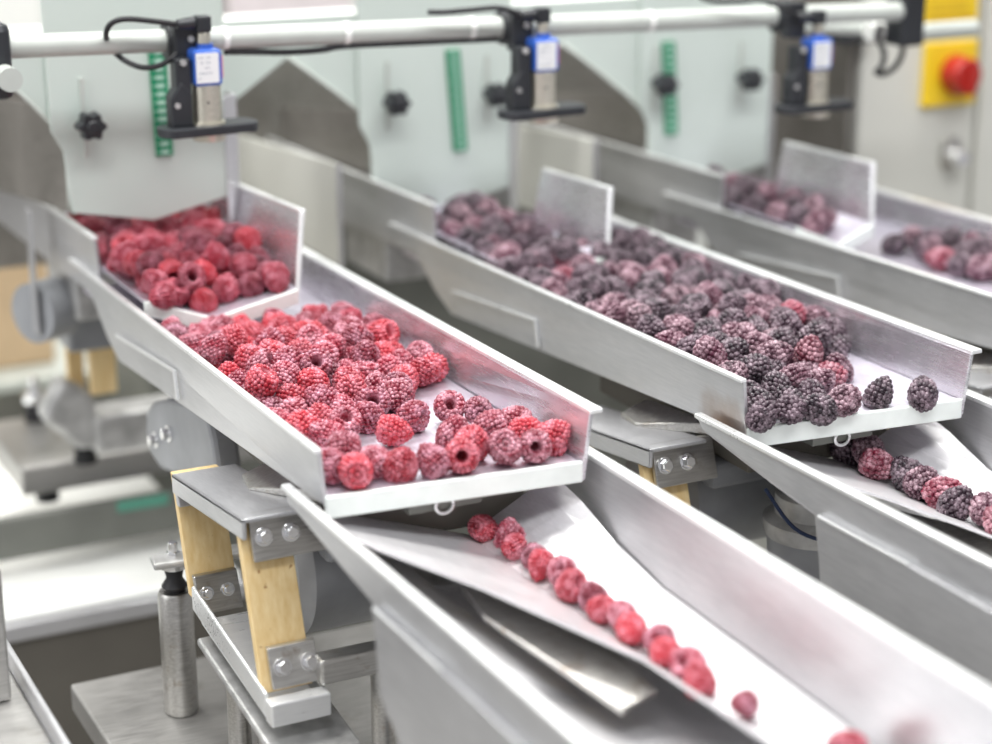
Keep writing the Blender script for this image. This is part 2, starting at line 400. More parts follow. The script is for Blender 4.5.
# ------------------------------------------------------------------ hoppers
HX = [0, .3093, .6075]; HY = [.50, .60, .60]      # the two hoppers on the right stand a little further back
KNOB = [[(84,122)], [(388,100),(487,92)], [(655,82),(740,77)]]
SCALE = [((157,48),(165,156)), ((453,50),(461,151)), ((669,42),(672,135))]
def hopper(i):
    X = HX[i]; G = HY[i]; K = [1, 1.067, 1.067][i]; DZ = [0, -.0455, -.0498][i]
    def Zf(z): return z*K+DZ
    t = thing('hopper', 'pale green %s hopper above the %s tray' % (['left', 'middle', 'right'][i], ['raspberry', 'middle blackberry', 'far blackberry'][i]), 'hopper', (X+.05, G+.06, Zf(.075)), 'feed hoppers')
    xL = -.014
    poly = [(X+xL*K, Zf(.075)), (X+.053*K, Zf(.062)), (X+.1175*K, Zf(.076)), (X+.1175*K, .44), (X-.030*K, .44), (X-.027*K, Zf(.142)), (X-.018*K, Zf(.125))]
    bm = B(); plate_xz(bm, poly, G, .003)
    g = obj('gate_panel', bm, 'panel', t, bevel=.0008)
    # left flank: steel skirt below, painted body above a slanting joint
    xs = X-.010
    bm = B(); wall_yz(bm, [(G+.012,Zf(.070)), (G+.012,Zf(.152)), (.86,Zf(.12)), (.86,.030), (G+.10,Zf(.062))], lambda y,z: xs+.12*max(0,z-.07), .002)
    obj('steel_skirt', bm, 'dark_steel', t)
    c = [(384,182),(383,150),(378,137),(360,112),(287,57)] if i else []
    FT = at(300,17,y=G+.005).z - (.0 if i else .012)
    # painted fascia left of the gate with its angled cut-out
    N_ = [[(-60,98),(-8,72),(18,92),(53,128)], [(222,110),(287,57),(360,112),(379,138)], [(508,88),(562,44),(624,94),(647,118)]][i]
    q = [at(u,v,y=G+.007) for u,v in N_]
    xl_, xr_ = q[0].x, X-.020
    bm = B(); plate_xz(bm, [(q[0].x,FT),(q[0].x,q[0].z),(q[1].x,q[1].z),(q[2].x,q[2].z),(max(q[3].x,q[2].x+.002),q[3].z),(X-.016,q[3].z),(X-.016,FT)], G+.005, .003)
    obj('fascia_panel', bm, 'panel', t)
    bm = B(); yy = G+.0035; tube(bm, [(X-.0155,yy,Zf(.078)),(X-.0155,yy,q[3].z-.012),(q[3].x+.001,yy,q[3].z),(q[2].x,yy,q[2].z),(q[1].x,yy,q[1].z)], .0016, 8, 3)
    obj('flange_edge', bm, 'pipe', t, smooth=True)
    # right steel corner
    XR = X+.1175*K; CP = [(-.001,-.003), (.013,.006), (.013,.12), (.010,.12), (.010,.008), (-.001,0)]
    bm = B(); prism(bm, [(XR+x, G+y, Zf(.05)) for x,y in CP], [(XR+x, G+y, Zf(.16)) for x,y in CP])
    obj('corner_plate', bm, 'steel', t, bevel=.0008)
    bm = B(); box(bm, XR+.0005, XR+.0035, G+.004, G+.10, Zf(.162), .44); obj('side_panel', bm, 'panel', t)
    bm = B(); box(bm, X-.020, XR, G+.0085, G+.10, .43, .4395); obj('shade_lid', bm, 'panel', t)  # added out of view to keep overhead light out of the hopper
    # clamp knobs in their slots
    for (u, v) in KNOB[i]:
        p = at(u, v, y=G-.002)
        bm = B(); s0 = at(u, v, y=G-.0015)
        box(bm, s0.x-.0016, s0.x+.0016, G-.0025, G-.0005, s0.z-.028, s0.z+.035); obj('slot', bm, 'pipe', t)
        bm = B(); cyl(bm, (p.x,G-.0015,p.z), (p.x,G-.022,p.z), .005, seg=16)
        prof = []
        ring0=[]; ring1=[]
        for k in range(42):
            a = 2*PI*k/42; r = .0108 + .0016*math.cos(6*a)
            ring0.append((p.x+r*math.cos(a), G-.016, p.z+r*math.sin(a))); ring1.append((p.x+r*.93*math.cos(a), G-.030, p.z+r*.93*math.sin(a)))
        prism(bm, ring0, ring1); cyl(bm, (p.x,G-.030,p.z), (p.x,G-.033,p.z), .006, .005, seg=20)
        obj('clamp_knob', bm, 'blackplastic', t, bevel=.0012)
    (u0,v0),(u1,v1) = SCALE[i]
    a = at(u0,v0,y=G-.003); b = at(u1,v1,y=G-.003); w = .0070
    bm = B(); prism(bm, [(a.x-w,G-.003,a.z), (a.x+w,G-.003,a.z), (b.x+w,G-.003,b.z), (b.x-w,G-.003,b.z)], [(a.x-w,G-.0005,a.z), (a.x+w,G-.0005,a.z), (b.x+w,G-.0005,b.z), (b.x-w,G-.0005,b.z)])
    sc = obj('height_scale', bm, 'green', t)
    bm = B(); n = 13
    for k in range(n):
        f = (k+.5)/n; cx = a.x+(b.x-a.x)*f; cz = a.z+(b.z-a.z)*f
        box(bm, cx-.0030, cx+.0036, G-.0037, G-.0032, cz-.0017, cz+.0017)
        box(bm, cx-.0065, cx-.0042, G-.0037, G-.0032, cz-.0004, cz+.0004)
    obj('scale_marks', bm, 'scalemark', sc)
    return t
YB = .88
for i in range(3): hopper(i)

# housing behind the hoppers
t = thing('machine_housing', 'pale green sheet-metal housing behind the three hoppers', 'housing', (.3, .93, .0))
bm = B(); box(bm, -.42, 1.15, YB, YB+.02, -.06, at(300,21,y=.88).z); obj('liner_plate', bm, 'dark_steel', t)
bm = B(); LZ = at(300,21,y=.88).z; box(bm, -.42, .84, YB-.005, YB+.03, LZ+.0005, LZ+.006); obj('top_ledge', bm, 'white', t, bevel=.002)
bm = B(); box(bm, .16, .84, YB+.03, YB+.20, -.95, -.065); obj('lower_frame', bm, 'beam', t)

bm = B(); box(bm, .8440, .8480, .615, .875, -.30, .30); obj('side_plate', bm, 'dark_steel', t, bevel=.001)
# ------------------------------------------------------------------ sensor rail
PA = at(5,47,y=.425); PB = at(905,11,y=.425)
t = thing('sensor_rail', 'pale horizontal pipe carrying the three sensors above the trays', 'pipe', PA)
bm = B(); cyl(bm, PA, PB, .0088, seg=32); autosmooth(obj('pipe', bm, 'pipe', t))
for u in (224, 345, 470, 648):
    bm = B()
    f = (u-5)/900; p = PA.lerp(PB, (at(u,40,y=.425).x-PA.x)/(PB.x-PA.x)); d = (PB-PA).normalized()
    cyl(bm, p-d*.0022, p+d*.0022, .0094, seg=28); autosmooth(obj('cable_tie', bm, 'white', t))
dd = (PB-PA).normalized()
def on_pipe(u): return PA.lerp(PB, (at(u,30,y=.425).x-PA.x)/(PB.x-PA.x))
bm = B(); pts = []
for u, dz in ((222,-.010),(250,-.011),(285,-.0125),(320,-.0118),(345,-.0095),(420,-.0092),(495,-.0090)):
    p = on_pipe(u); pts.append((p.x, p.y-.003, p.z+dz))
tube(bm, pts, .0026, 8); obj('sensor_cable', bm, 'rubber', t, smooth=True)
# left end holder with round capped rod
t2 = thing('rail_holder', 'black clamp holding the left end of the sensor pipe with a white capped rod', 'clamp', at(2,75,y=.42))
bm = B(); c = at(-4,62,y=.425); box(bm, c.x-.020, c.x+.0085, .405, .445, c.z-.026, c.z+.030); obj('clamp_block', bm, 'blackplastic', t2, bevel=.006)
bm = B(); c = at(12,80,y=.385); cyl(bm, (c.x-.0008,.385,c.z), (c.x-.0008,.404,c.z), .0088, seg=28); autosmooth(obj('capped_rod', bm, 'pipe', t2))

def scale_about(o, c, k):
    for v in o.data.vertices: v.co = c+(v.co-c)*k
    for ch in o.children: scale_about(ch, c, k)
def sensor(i):
    K = .82
    u0, dv = [(206,0), (540,-17), (812,-22)][i]
    yq = .398
    rot = [.0, 0, 0][i]
    pt = at(u0+2, 128+dv, y=yq)          # centre of flange plate
    k = 1.0
    t = thing('proximity_sensor', 'cylindrical sensor with a blue-edged white label hanging over the %s hopper outlet' % ['left', 'middle', 'right'][i], 'sensor', (pt.x, yq, pt.z-.006), 'sensors hung from the pipe')
    x, y, z = pt.x, yq, pt.z
    # flange plate: long flat bar with rounded ends, turned a little
    bm = B(); L = .040; W = .016; ring = []
    for q in range(24):
        a = 2*PI*q/24; cx = (L-.010) if math.cos(a) > 0 else -(L-.010)
        ring.append((x+.000+cx+.010*math.cos(a), y+W*math.sin(a)+.06*(cx)))
    prism(bm, [(a, b, z-.0035) for a,b in ring], [(a, b, z+.0035) for a,b in ring]); obj('mounting_plate', bm, 'blackplastic', t, bevel=.001)
    bm = B(); cyl(bm, (x,y-.003,z-.0105), (x,y-.003,z-.0030), .0150, .0158, seg=36); cyl(bm, (x,y,z+.0035), (x,y,z+.0065), .0165, seg=36)
    autosmooth(obj('lock_nut', bm, 'brass', t))
    bm = B(); lathe(bm, [(.0122,.006),(.0134,.0065),(.0134,.0410),(.0128,.0415)], (x,y,z), seg=8*4); b_ = obj('threaded_body', bm, 'brass', t); autosmooth(b_)
    bm = B(); cyl(bm, (x-.003,y-.0132,z+.026), (x-.003,y-.0140,z+.026), .0011, seg=10); obj('set_screw', bm, 'blackplastic', b_)
    bm = B(); box(bm, x-.0138, x+.0132, y-.0125, y+.0125, z+.0405, z+.0745); s = obj('blue_sleeve', bm, 'blue', t, bevel=.003)
    bm = B(); cyl(bm, (x+.0005,y,z+.074), (x+.0005,y,z+.0785), .0075, seg=24); obj('neck', bm, 'blue', s)
    bm = B(); box(bm, x-.0128, x+.0090, y-.0131, y-.0124, z+.0440, z+.0715); l = obj('label_sticker', bm, 'label', s)
    bm = B()
    random.seed(50+i)
    for r_ in range(5):
        zz = z+.0675-.0048*r_; xx = x-.0105
        for q in range(5):
            w = random.uniform(.0008,.0024)
            if random.random() < .75: box(bm, xx, xx+w, y-.01345, y-.01312, zz-.0005, zz+.0005)
            xx += w+.0009
    obj('printed_lines', bm, 'ink', l)
    bm = B(); box(bm, x+.0125, x+.0138, y-.010, y+.008, z+.048, z+.068); obj('side_sticker', bm, 'pink', s)
    bm = B(); cyl(bm, (x,y,z+.0785), (x,y,z+.0895), .0068, .0062, seg=6); obj('connector_nut', bm, 'brass', t, bevel=.0008)
    bm = B(); box(bm, x-.008, x+.0062, y-.0068, y+.0068, z+.0895, z+.1045); cyl(bm, (x-.008,y,z+.098), (x-.026,y,z+.0975), .0062, .0045, seg=20)
    c = obj('elbow_connector', bm, 'blackplastic', t, bevel=.0015)
    for ch in t.children:
        if not ch.name.startswith('mounting_plate'): scale_about(ch, Vector((x,y,z)), K)
    # articulated bracket
    p = on_pipe(u0-30)
    bm = B(); d = dd
    cyl(bm, p-d*.010, p+d*.010, .0145, seg=28)
    box(bm, p.x-.008, p.x+.012, p.y-.020, p.y-.008, p.z-.018, p.z+.014)
    obj('pipe_clamp', bm, 'blackplastic', t, bevel=.002)
    bx = x-.0175
    bm = B(); box(bm, bx-.0075, bx+.0045, y-.006, y+.010, z+.022, z+.055)
    prism(bm, [(bx-.0125,y-.007,z+.003),(bx+.0045,y-.007,z+.003),(bx+.0045,y-.007,z+.028),(bx-.004,y-.007,z+.038),(bx-.0125,y-.007,z+.026)],
              [(bx-.0125,y+.009,z+.003),(bx+.0045,y+.009,z+.003),(bx+.0045,y+.009,z+.028),(bx-.004,y+.009,z+.038),(bx-.0125,y+.009,z+.026)])
    obj('bracket_arm', bm, 'blackplastic', t, bevel=.0018)
    bm = B()
    for (sx, sz, r) in ((-.008,.020,.0022), (-.002,.052,.0024)):
        bm = B(); cyl(bm, (bx+sx,y-.0085,z+sz), (bx+sx,y-.006,z+sz), r, seg=14); obj('bolt', bm, 'cast', t)
    bm = B(); cyl(bm, (p.x+.005,p.y-.0215,p.z+.003), (p.x+.005,p.y-.018,p.z+.003), .0024, seg=14); obj('bolt', bm, 'cast', t)
    # cable
    bm = B()
    if i == 0:
        P0 = [(x-.020,y,z+.080)] + [tuple(at(u,v,y=yy)) for u,v,yy in ((160,22,.398),(128,19,.400),(112,23,.402),(106,34,.410),(110,46,.43),(121,58,.420),(140,67,.405),(158,66,.400),(172,58,.404),(180,50,.41))]
    elif i == 1:
        P0 = [(x-.020,y,z+.080)] + [tuple(at(u,v,y=yy)) for u,v,yy in ((500,8,.398),(470,10,.400),(445,12,.402),(428,12,.405))]
    else:
        P0 = [(x-.020,y,z+.080)] + [tuple(at(u,v,y=yy)) for u,v,yy in ((765,0,.398),(740,1,.402),(715,1,.408),(700,-3,.41))]
    tube(bm, P0, .0022, 8); obj('cable', bm, 'rubber', t, smooth=True)
for i in range(3): sensor(i)

# right rail clamp, second rod and cable loop
RB = t = thing('rail_bracket', 'black clamp at the right end of the sensor pipe near the yellow switch', 'clamp', at(905,25,y=.43))
bm = B(); a = at(896,-12,y=.43); b = at(914,44,y=.43); box(bm, a.x, b.x, .415, .445, b.z, a.z); obj('clamp_block', bm, 'blackplastic', t, bevel=.003)
SR = t = thing('support_rod', 'short pale rod running from the right clamp to the beige cabinet', 'rod', at(920,30,y=.47))
bm = B(); cyl(bm, at(800,27,y=.47), at(893,30,y=.47), .0060, seg=24); cyl(bm, at(912,33,y=.47), at(974,28,y=.47), .0086, seg=24); cyl(bm, at(893,30,y=.47), at(912,33,y=.47), .0050, seg=24)
autosmooth(obj('rod', bm, 'pipe', t))
bm = B(); cyl(bm, at(868,32,y=.45), at(888,29,y=.45), .0090, seg=24); obj('rod_collar', bm, 'white', t, bevel=.001)
bm = B(); tube(bm, [at(u,v,y=.44) for u,v in ((880,24),(878,38),(884,52),(882,66),(876,72),(884,74),(896,66),(903,50),(900,34),(903,22))], .0028, 8)
obj('cable_loop', bm, 'rubber', RB, smooth=True)
bm = B(); a = at(828,32,y=.62); b = at(864,40,y=.62); box(bm, a.x, b.x, .60, .63, b.z, a.z); obj('end_stop', bm, 'blackplastic', SR, bevel=.001)

# ------------------------------------------------------------------ control cabinet, switch, lock, labels
CY = .62
a = at(863,40,y=CY); b = at(985,225,y=CY)
t = thing('control_cabinet', 'light beige control cabinet door at the right edge', 'cabinet', (a.x+.2, CY+.15, -.95))
bm = B(); box(bm, a.x, a.x+.55, CY+.016, CY+.24, -.949, .50); obj('cabinet_body', bm, 'cabinet', t, bevel=.003)
e = at(976,100,y=CY)
bm = B(); box(bm, a.x, e.x, CY, CY+.014, -.85, .48); obj('door', bm, 'cabinet', t, bevel=.003)
bm = B(); box(bm, e.x+.006, a.x+.55, CY, CY+.014, -.85, .48); obj('door', bm, 'cabinet', t, bevel=.003)
t = thing('isolator_switch', 'red rotary isolator handle on a yellow plate on the beige cabinet', 'switch', at(950,74,y=CY-.006))
p0 = at(926,43,y=CY-.005); p1 = at(973,103,y=CY-.005)
bm = B(); box(bm, p0.x, p1.x, CY-.008, CY-.0005, p1.z, p0.z); obj('yellow_plate', bm, 'yellow', t, bevel=.002)
c = at(960,74,y=CY-.02)
bm = B(); r = .0205
ring0=[]; ring1=[]
for k in range(40):
    q = 2*PI*k/40; rr = r*(1+.22*max(0, math.cos(q+PI/2-.15))**6)
    ring0.append((c.x+rr*math.cos(q), CY-.010, c.z+rr*math.sin(q))); ring1.append((c.x+rr*.86*math.cos(q), CY-.036, c.z+rr*.86*math.sin(q)))
prism(bm, ring0, ring1); box(bm, c.x-.0045, c.x+.0045, CY-.044, CY-.034, c.z-.020, c.z+.018)
obj('rotary_handle', bm, 'red', t, bevel=.003)
p0 = at(925,-14,y=CY-.002); p1 = at(976,21,y=CY-.002)
bm = B(); box(bm, p0.x, p1.x, CY-.004, CY-.0005, p1.z, p0.z); lb = obj('warning_label', bm, 'yellow'); tag(lb, 'yellow rectangular label at the top of the beige cabinet', 'label')
bm = B()
for k in range(3):
    z0 = p1.z+.006+.007*k; box(bm, p0.x+.006, p1.x-.008-.004*k, CY-.0045, CY-.0041, z0, z0+.0012)
obj('printed_lines', bm, plain('label_ink', (.55,.30,.02), .6), lb)
c = at(948,152,y=CY)
t = thing('cabinet_lock', 'oval chrome lock below the red switch on the beige cabinet', 'lock', (c.x, CY-.004, c.z-.02))
bm = B(); ring=[]
for k in range(32):
    q = 2*PI*k/32; ring.append((c.x+.0115*math.cos(q), c.z+.0105*math.sin(q)+(.008 if math.sin(q)>0 else -.008)))
prism(bm, [(x,CY-.009,z) for x,z in ring], [(x,CY-.0005,z) for x,z in ring]); obj('escutcheon', bm, 'rust_steel', t, bevel=.002)
bm = B(); cyl(bm, (c.x+.002,CY-.008,c.z-.004), (c.x+.002,CY-.024,c.z-.004), .0100, .0092, seg=28); obj('lock_barrel', bm, 'chrome', t, bevel=.002)

# ------------------------------------------------------------------ spring brackets under the lower trays
def spring_bracket(i):
    X = [0, .292, .585][i]; Dy = [0, -.004, 0][i]
    t = thing('spring_bracket', 'steel mounting frame with two yellow leaf springs below the %s tray' % ['left raspberry', 'middle blackberry', 'far right'][i], 'bracket', (X-.01, .08+Dy, -.155), 'leaf-spring frames')
    def Q(x, y, z): return Vector((X+x, y+Dy, z))
    # top channel, dips towards the back
    bm = B()
    def chan(x0, x1, ya, za, yb, zb, h, w=.003):
        prism(bm, [Q(x0,ya,za-w), Q(x1,ya,za-w), Q(x1,yb,zb-w), Q(x0,yb,zb-w)], [Q(x0,ya,za), Q(x1,ya,za), Q(x1,yb,zb), Q(x0,yb,zb)])
        prism(bm, [Q(x0,ya,za-h), Q(x0+w,ya,za-h), Q(x0+w,yb,zb-h), Q(x0,yb,zb-h)], [Q(x0,ya,za), Q(x0+w,ya,za), Q(x0+w,yb,zb), Q(x0,yb,zb)])
    chan(-.0345, .012, .053, -.0275, .198, -.0455, .014)
    obj('top_channel', bm, 'steel', t, bevel=.001)
    bm = B()
    prism(bm, [Q(-.006,.120,-.036), Q(.022,.055,-.0275), Q(.022,.150,-.0395), Q(.0,.150,-.0395)], [Q(-.006,.120,-.034), Q(.022,.055,-.018), Q(.022,.150,-.028), Q(.0,.150,-.035)])
    obj('gusset', bm, 'rust_steel', t, bevel=.001)
    # bottom channel
    bm = B()
    prism(bm, [Q(-.034,.018,-.152), Q(.004,.018,-.152), Q(.004,.150,-.138), Q(-.034,.150,-.138)], [Q(-.034,.018,-.149), Q(.004,.018,-.149), Q(.004,.150,-.135), Q(-.034,.150,-.135)])
    prism(bm, [Q(-.034,.026,-.151), Q(-.031,.026,-.151), Q(-.031,.168,-.135), Q(-.034,.168,-.135)], [Q(-.034,.026,-.134), Q(-.031,.026,-.134), Q(-.031,.168,-.117), Q(-.034,.168,-.117)])
    box(bm, X-.034, X+.006, Dy+.014, Dy+.026, -.153, -.137)
    obj('bottom_channel', bm, 'edge', t, bevel=.0015)
    # springs: lean towards the viewer going down
    lean = .34      # dy/dz
    def spring(y0, z0, z1):
        dz = z1-z0; y1 = y0+lean*dz
        bm = B(); prism(bm, [Q(-.0325,y0,z0), Q(.001,y0,z0), Q(.001,y0+.007,z0), Q(-.0325,y0+.007,z0)], [Q(-.0325,y1,z1), Q(.001,y1,z1), Q(.001,y1+.007,z1), Q(-.0325,y1+.007,z1)])
        return obj('leaf_spring', bm, 'spring', t, bevel=.0006)
    spring(.068, -.034, -.138); spring(.200, -.047, -.128)
    def clamp(y0, z0, z1, x1=.022, th=.0045, mat='rust_steel'):
        y1 = y0+lean*(z1-z0)
        bm = B(); prism(bm, [Q(-.0275,y0-th,z0), Q(x1,y0-th,z0), Q(x1,y0,z0), Q(-.0275,y0,z0)], [Q(-.0275,y1-th,z1), Q(x1,y1-th,z1), Q(x1,y1,z1), Q(-.0275,y1,z1)])
        c = obj('clamp_plate', bm, mat, t, bevel=.0008)
        zm = (z0+z1)/2; ym = y0+lean*(zm-z0)-th
        for bx in (-.0195, -.0015):
            bm = B(); hexbolt(bm, Q(bx,ym,zm), (0,-1,lean), .0046, .006); obj('bolt', bm, 'chrome', c, bevel=.0005)
    clamp(.0665, -.0290, -.0575)
    clamp(.0665+lean*(-.078), -.109, -.134, x1=.004)
    # rear clamps
    bm = B(); y0=.198; 
    prism(bm, [Q(-.034,y0-.006,-.048), Q(.0,y0-.006,-.048), Q(.0,y0,-.048), Q(-.034,y0,-.048)], [Q(-.034,y0-.013,-.066), Q(-.022,y0-.013,-.066), Q(-.022,y0-.007,-.066), Q(-.034,y0-.007,-.066)])
    obj('rear_clamp', bm, 'steel', t, bevel=.0008)
    y0 = .200+lean*(-.073)
    bm = B(); prism(bm, [Q(-.031,y0-.005,-.112), Q(.0,y0-.005,-.112), Q(.0,y0,-.112), Q(-.031,y0,-.112)], [Q(-.031,y0-.017,-.136), Q(.0,y0-.017,-.136), Q(.0,y0-.012,-.136), Q(-.031,y0-.012,-.136)])
    c = obj('clamp_plate', bm, 'rust_steel', t, bevel=.0008)
    for bx in (-.024,-.009):
        bm = B(); hexbolt(bm, Q(bx,y0-.011,-.123), (0,-1,lean), .0036, .005); obj('bolt', bm, 'chrome', c, bevel=.0005)
    # cross arm reaching under the tray
    bm = B(); box(bm, X+.002, X+.10, .02+Dy, .036+Dy, -.135, -.118); obj('cross_arm', bm, 'rust_steel', t, bevel=.002)
    return t
for i in range(3): spring_bracket(i)

# vibrator drives under the trays
def drive(i):
    X = [0, .292, .585][i]
    t = thing('vibrator_drive', 'grey round-bodied vibrator drive below the %s tray' % ['left raspberry', 'middle blackberry', 'far right'][i], 'motor', (X+.06, .1, -.16), 'vibrator drives')
    bm = B(); cyl(bm, (X+.018,.115,-.088), (X+.11,.115,-.088), .050, seg=48); cyl(bm, (X+.010,.115,-.088), (X+.018,.115,-.088), .040, .050, seg=48); autosmooth(obj('motor_body', bm, 'motor', t), .5)
    bm = B(); box(bm, X+.022, X+.105, .055, .175, -.070, -.0505); obj('mounting_block', bm, 'motor', t, bevel=.004)
    bm = B(); lathe(bm, [(.034,0),(.036,.006),(.036,.012),(.028,.016),(.028,.030),(.020,.032)], (X+.085,.020,-.100), Vector((0,0,1))); autosmooth(obj('cast_collar', bm, 'cast', t), .6)
    bm = B(); lathe(bm, [(.030,-.035),(.033,0)], (X+.085,.020,-.100), Vector((0,0,1))); autosmooth(obj('lower_housing', bm, 'motor', t), .6)
    bm = B(); tube(bm, [(X+.035,.01,-.055),(X+.045,-.012,-.078),(X+.07,-.022,-.088),(X+.10,-.018,-.083),(X+.118,0,-.075)], .0014, 8); obj('cable', bm, 'bluecable', t, smooth=True)
for i in range(3): drive(i)

# bracket side disc plate and second drive behind (lane 1)
t = thing('pivot_plate', 'rounded grey plate with two bright bolts below the left tray side wall', 'plate', at(180,470,x=.012))
pc = at(172,440,x=.012)
bm = B(); ring=[]
for (u,v) in ((146,410),(152,402),(165,399),(185,402),(205,410),(212,440),(217,474),(180,477),(160,470),(150,455),(145,430)):
    p = at(u,v,x=.012); ring.append((p.y,p.z))
wall_yz(bm, ring, lambda y,z: .012, .020); obj('plate_body', bm, 'motor', t, bevel=.004)
for (u,v) in ((155,440),(168,434)):
    p = at(u,v,x=.011); bm = B(); hexbolt(bm, p+Vector((.001,0,0)), (-1,0,0), .005, .006); obj('bolt', bm, 'chrome', t, bevel=.0008)

# ------------------------------------------------------------------ stands, base plates, beams at the lower left
def stand_post(p_top, z0, r, label):
    t = thing('stand_post', label, 'post', (p_top.x, p_top.y, z0), 'round stand posts')
    bm = B(); lathe(bm, [(r*.9,0),(r,.003),(r,p_top.z-z0-.003),(r*.9,p_top.z-z0)], (p_top.x,p_top.y,z0)); autosmooth(obj('post', bm, 'rust_steel', t), .5)
    bm = B(); lathe(bm, [(r*.55,0),(r*.75,.004),(r*.45,.010),(r*.6,.018)], (p_top.x,p_top.y,p_top.z)); autosmooth(obj('rubber_mount', bm, 'rubber', t), .9)
    bm = B(); z = p_top.z+.018; lathe(bm, [(r*.8,0),(r*.8,.004)], (p_top.x,p_top.y,z)); hexbolt(bm, (p_top.x,p_top.y,z+.004), (0,0,1), .006, .008); cyl(bm, (p_top.x,p_top.y,z+.01), (p_top.x,p_top.y,z+.019), .0035, seg=14)
    obj('nut', bm, 'chrome', t, bevel=.0006)
    return t
pt = at(175,590,y=.225)
stand_post(pt, -.2395, .0125, 'tall round steel post with a black rubber mount on the grey base plate')
bm = B(); z = pt.z+.0175
beam_between(bm, (pt.x-.016,pt.y,z+.0065), (pt.x+.075,pt.y-.012,z+.0065), .020, .0055)
tag(obj('mount_arm', bm, 'cast', bevel=.002), 'flat cast arm on top of the tall round post at lower left', 'arm')
c1 = at(70,684,z=-.24)
t = thing('base_plate', 'flat grey steel base plate carrying the round post at lower left', 'plate', (.05, .1, -.26))
bm = B(); box(bm, c1.x, c1.x+.42, -.25, c1.y, -.262, -.24); obj('plate', bm, 'base', t, bevel=.002)
# short posts under the bracket (lane 1)
t = thing('bracket_stand', 'pale slotted stand carrying the left leaf-spring frame', 'stand', (-.005,.06,-.24))
bm = B(); prism(bm, [(-.036,.0,-.174),(.020,.0,-.174),(.020,.155,-.156),(-.036,.155,-.156)], [(-.036,.0,-.168),(.020,.0,-.168),(.020,.155,-.150),(-.036,.155,-.150)]); obj('stand_top', bm, 'cast', t, bevel=.002)
for (x,y) in ((-.018,.125),(-.004,.105),(.048,.03)):
    bm = B(); cyl(bm, (x,y,-.2395), (x,y,-.158 if x<.03 else -.135), .008, seg=20); autosmooth(obj('leg', bm, 'rust_steel', t))
bm = B(); tube(bm, [(.052,.02,-.12),(.058,.005,-.15),(.056,-.01,-.185),(.05,.0,-.225),(.045,.03,-.236)], .004, 8); tag(obj('grey_cable', bm, 'greycable', smooth=True), 'light grey cable hanging beside the left leaf-spring frame', 'cable')

# white belt surface with grey front edge, crossing behind
b0 = at(0,617,z=-.30)
t = thing('cross_conveyor', 'bright white belt running crosswise low behind the posts', 'conveyor', (.0,.75,-.33))
bm = B(); box(bm, -.5, .14, .575, 1.05, -.31, -.30); obj('belt', bm, 'white', t, bevel=.002)
bm = B(); box(bm, -.5, .14, .560, .575, -.318, -.302); obj('edge_rail', bm, 'steel', t, bevel=.002)
bm = B(); box(bm, -.5, .14, .566, .60, -.46, -.319); obj('front_panel', bm, 'brown', t)
# beam over the belt
bm = B(); q = at(0,518,y=.66); q2 = at(0,566,y=.66)
beam_between(bm, (-.5,.666,(q.z+q2.z)/2), (.14,.666,(q.z+q2.z)/2), .012, abs(q.z-q2.z)*.92)
t = obj('cross_beam', bm, 'beam', bevel=.008); tag(t, 'grey rounded beam crossing above the white belt', 'beam')
g0 = at(118,500,y=.655); bm = B(); box(bm, g0.x, g0.x+.05, .6575, .6598, q.z-.014, q.z-.003); obj('green_strip', bm, 'greenbelt', t, bevel=.001)
# upper platform with vibrator base
pf = at(25,468,y=.70); pb = at(25,497,y=.70)
t = thing('drive_platform', 'thick grey steel platform on black feet at the left, behind the trays', 'platform', (pf.x+.1,.80,pb.z-.015))
bm = B(); box(bm, pf.x-.004, pf.x+.26, .70, .85, pb.z, pf.z); obj('platform_block', bm, 'base', t, bevel=.003)
for u in (45,):
    p = at(u,516,y=.72)
    bm = B(); cyl(bm, (p.x+.004,.72,pb.z-.014), (p.x+.004,.72,pb.z), .011, seg=20); obj('rubber_foot', bm, 'rubber', t)
for (u,v,lab) in ((86,462,'black rubber buffer with a shiny bolt, front of the grey platform'), (36,420,'black rubber buffer with a shiny bolt, rear left of the grey platform')):
    p = at(u,v,z=pf.z)
    t = thing('rubber_buffer', lab, 'buffer', (p.x,p.y,pf.z), 'rubber buffers on the platform')
    bm = B(); lathe(bm, [(.010,0),(.0115,.002),(.0095,.010),(.0115,.018),(.010,.020)], p); autosmooth(obj('buffer', bm, 'rubber', t), .9)
    bm = B(); cyl(bm, p+Vector((0,0,.020)), p+Vector((0,0,.026)), .012, seg=24); hexbolt(bm, p+Vector((0,0,.026)), (0,0,1), .008, .010); cyl(bm, p+Vector((0,0,.036)), p+Vector((0,0,.046)), .0045, seg=12)
    obj('bolt_stack', bm, 'chrome', t, bevel=.0008)
# motor base bar, cast foot, yellow springs and motor behind lane 1
p0 = at(92,412,y=.66); p1 = at(190,452,y=.66)
t = thing('rear_drive', 'cast vibrator base with yellow springs behind the left tray', 'drive', (p0.x+.05,.70,pf.z+.012))
bm = B(); box(bm, p0.x, p0.x+.13, .655, .70, p1.z+.012, p0.z-.004); obj('base_bar', bm, 'cast', t, bevel=.006)
for k,(u,v,u2,v2) in enumerate(((88,338,118,392),(66,344,86,396))):
    a = at(u,v,y=.66+.03*k); b = at(u2,v2,y=.66+.03*k)
    bm = B(); box(bm, a.x, b.x, .66+.03*k, .668+.03*k, b.z, a.z); obj('leaf_spring', bm, 'spring', t, bevel=.001)
a = at(62,292,y=.67); b = at(102,345,y=.67)
bm = B(); box(bm, a.x, b.x+.02, .655, .70, b.z, a.z+.01); obj('top_block', bm, 'motor', t, bevel=.003)
a = at(60,392,y=.64)
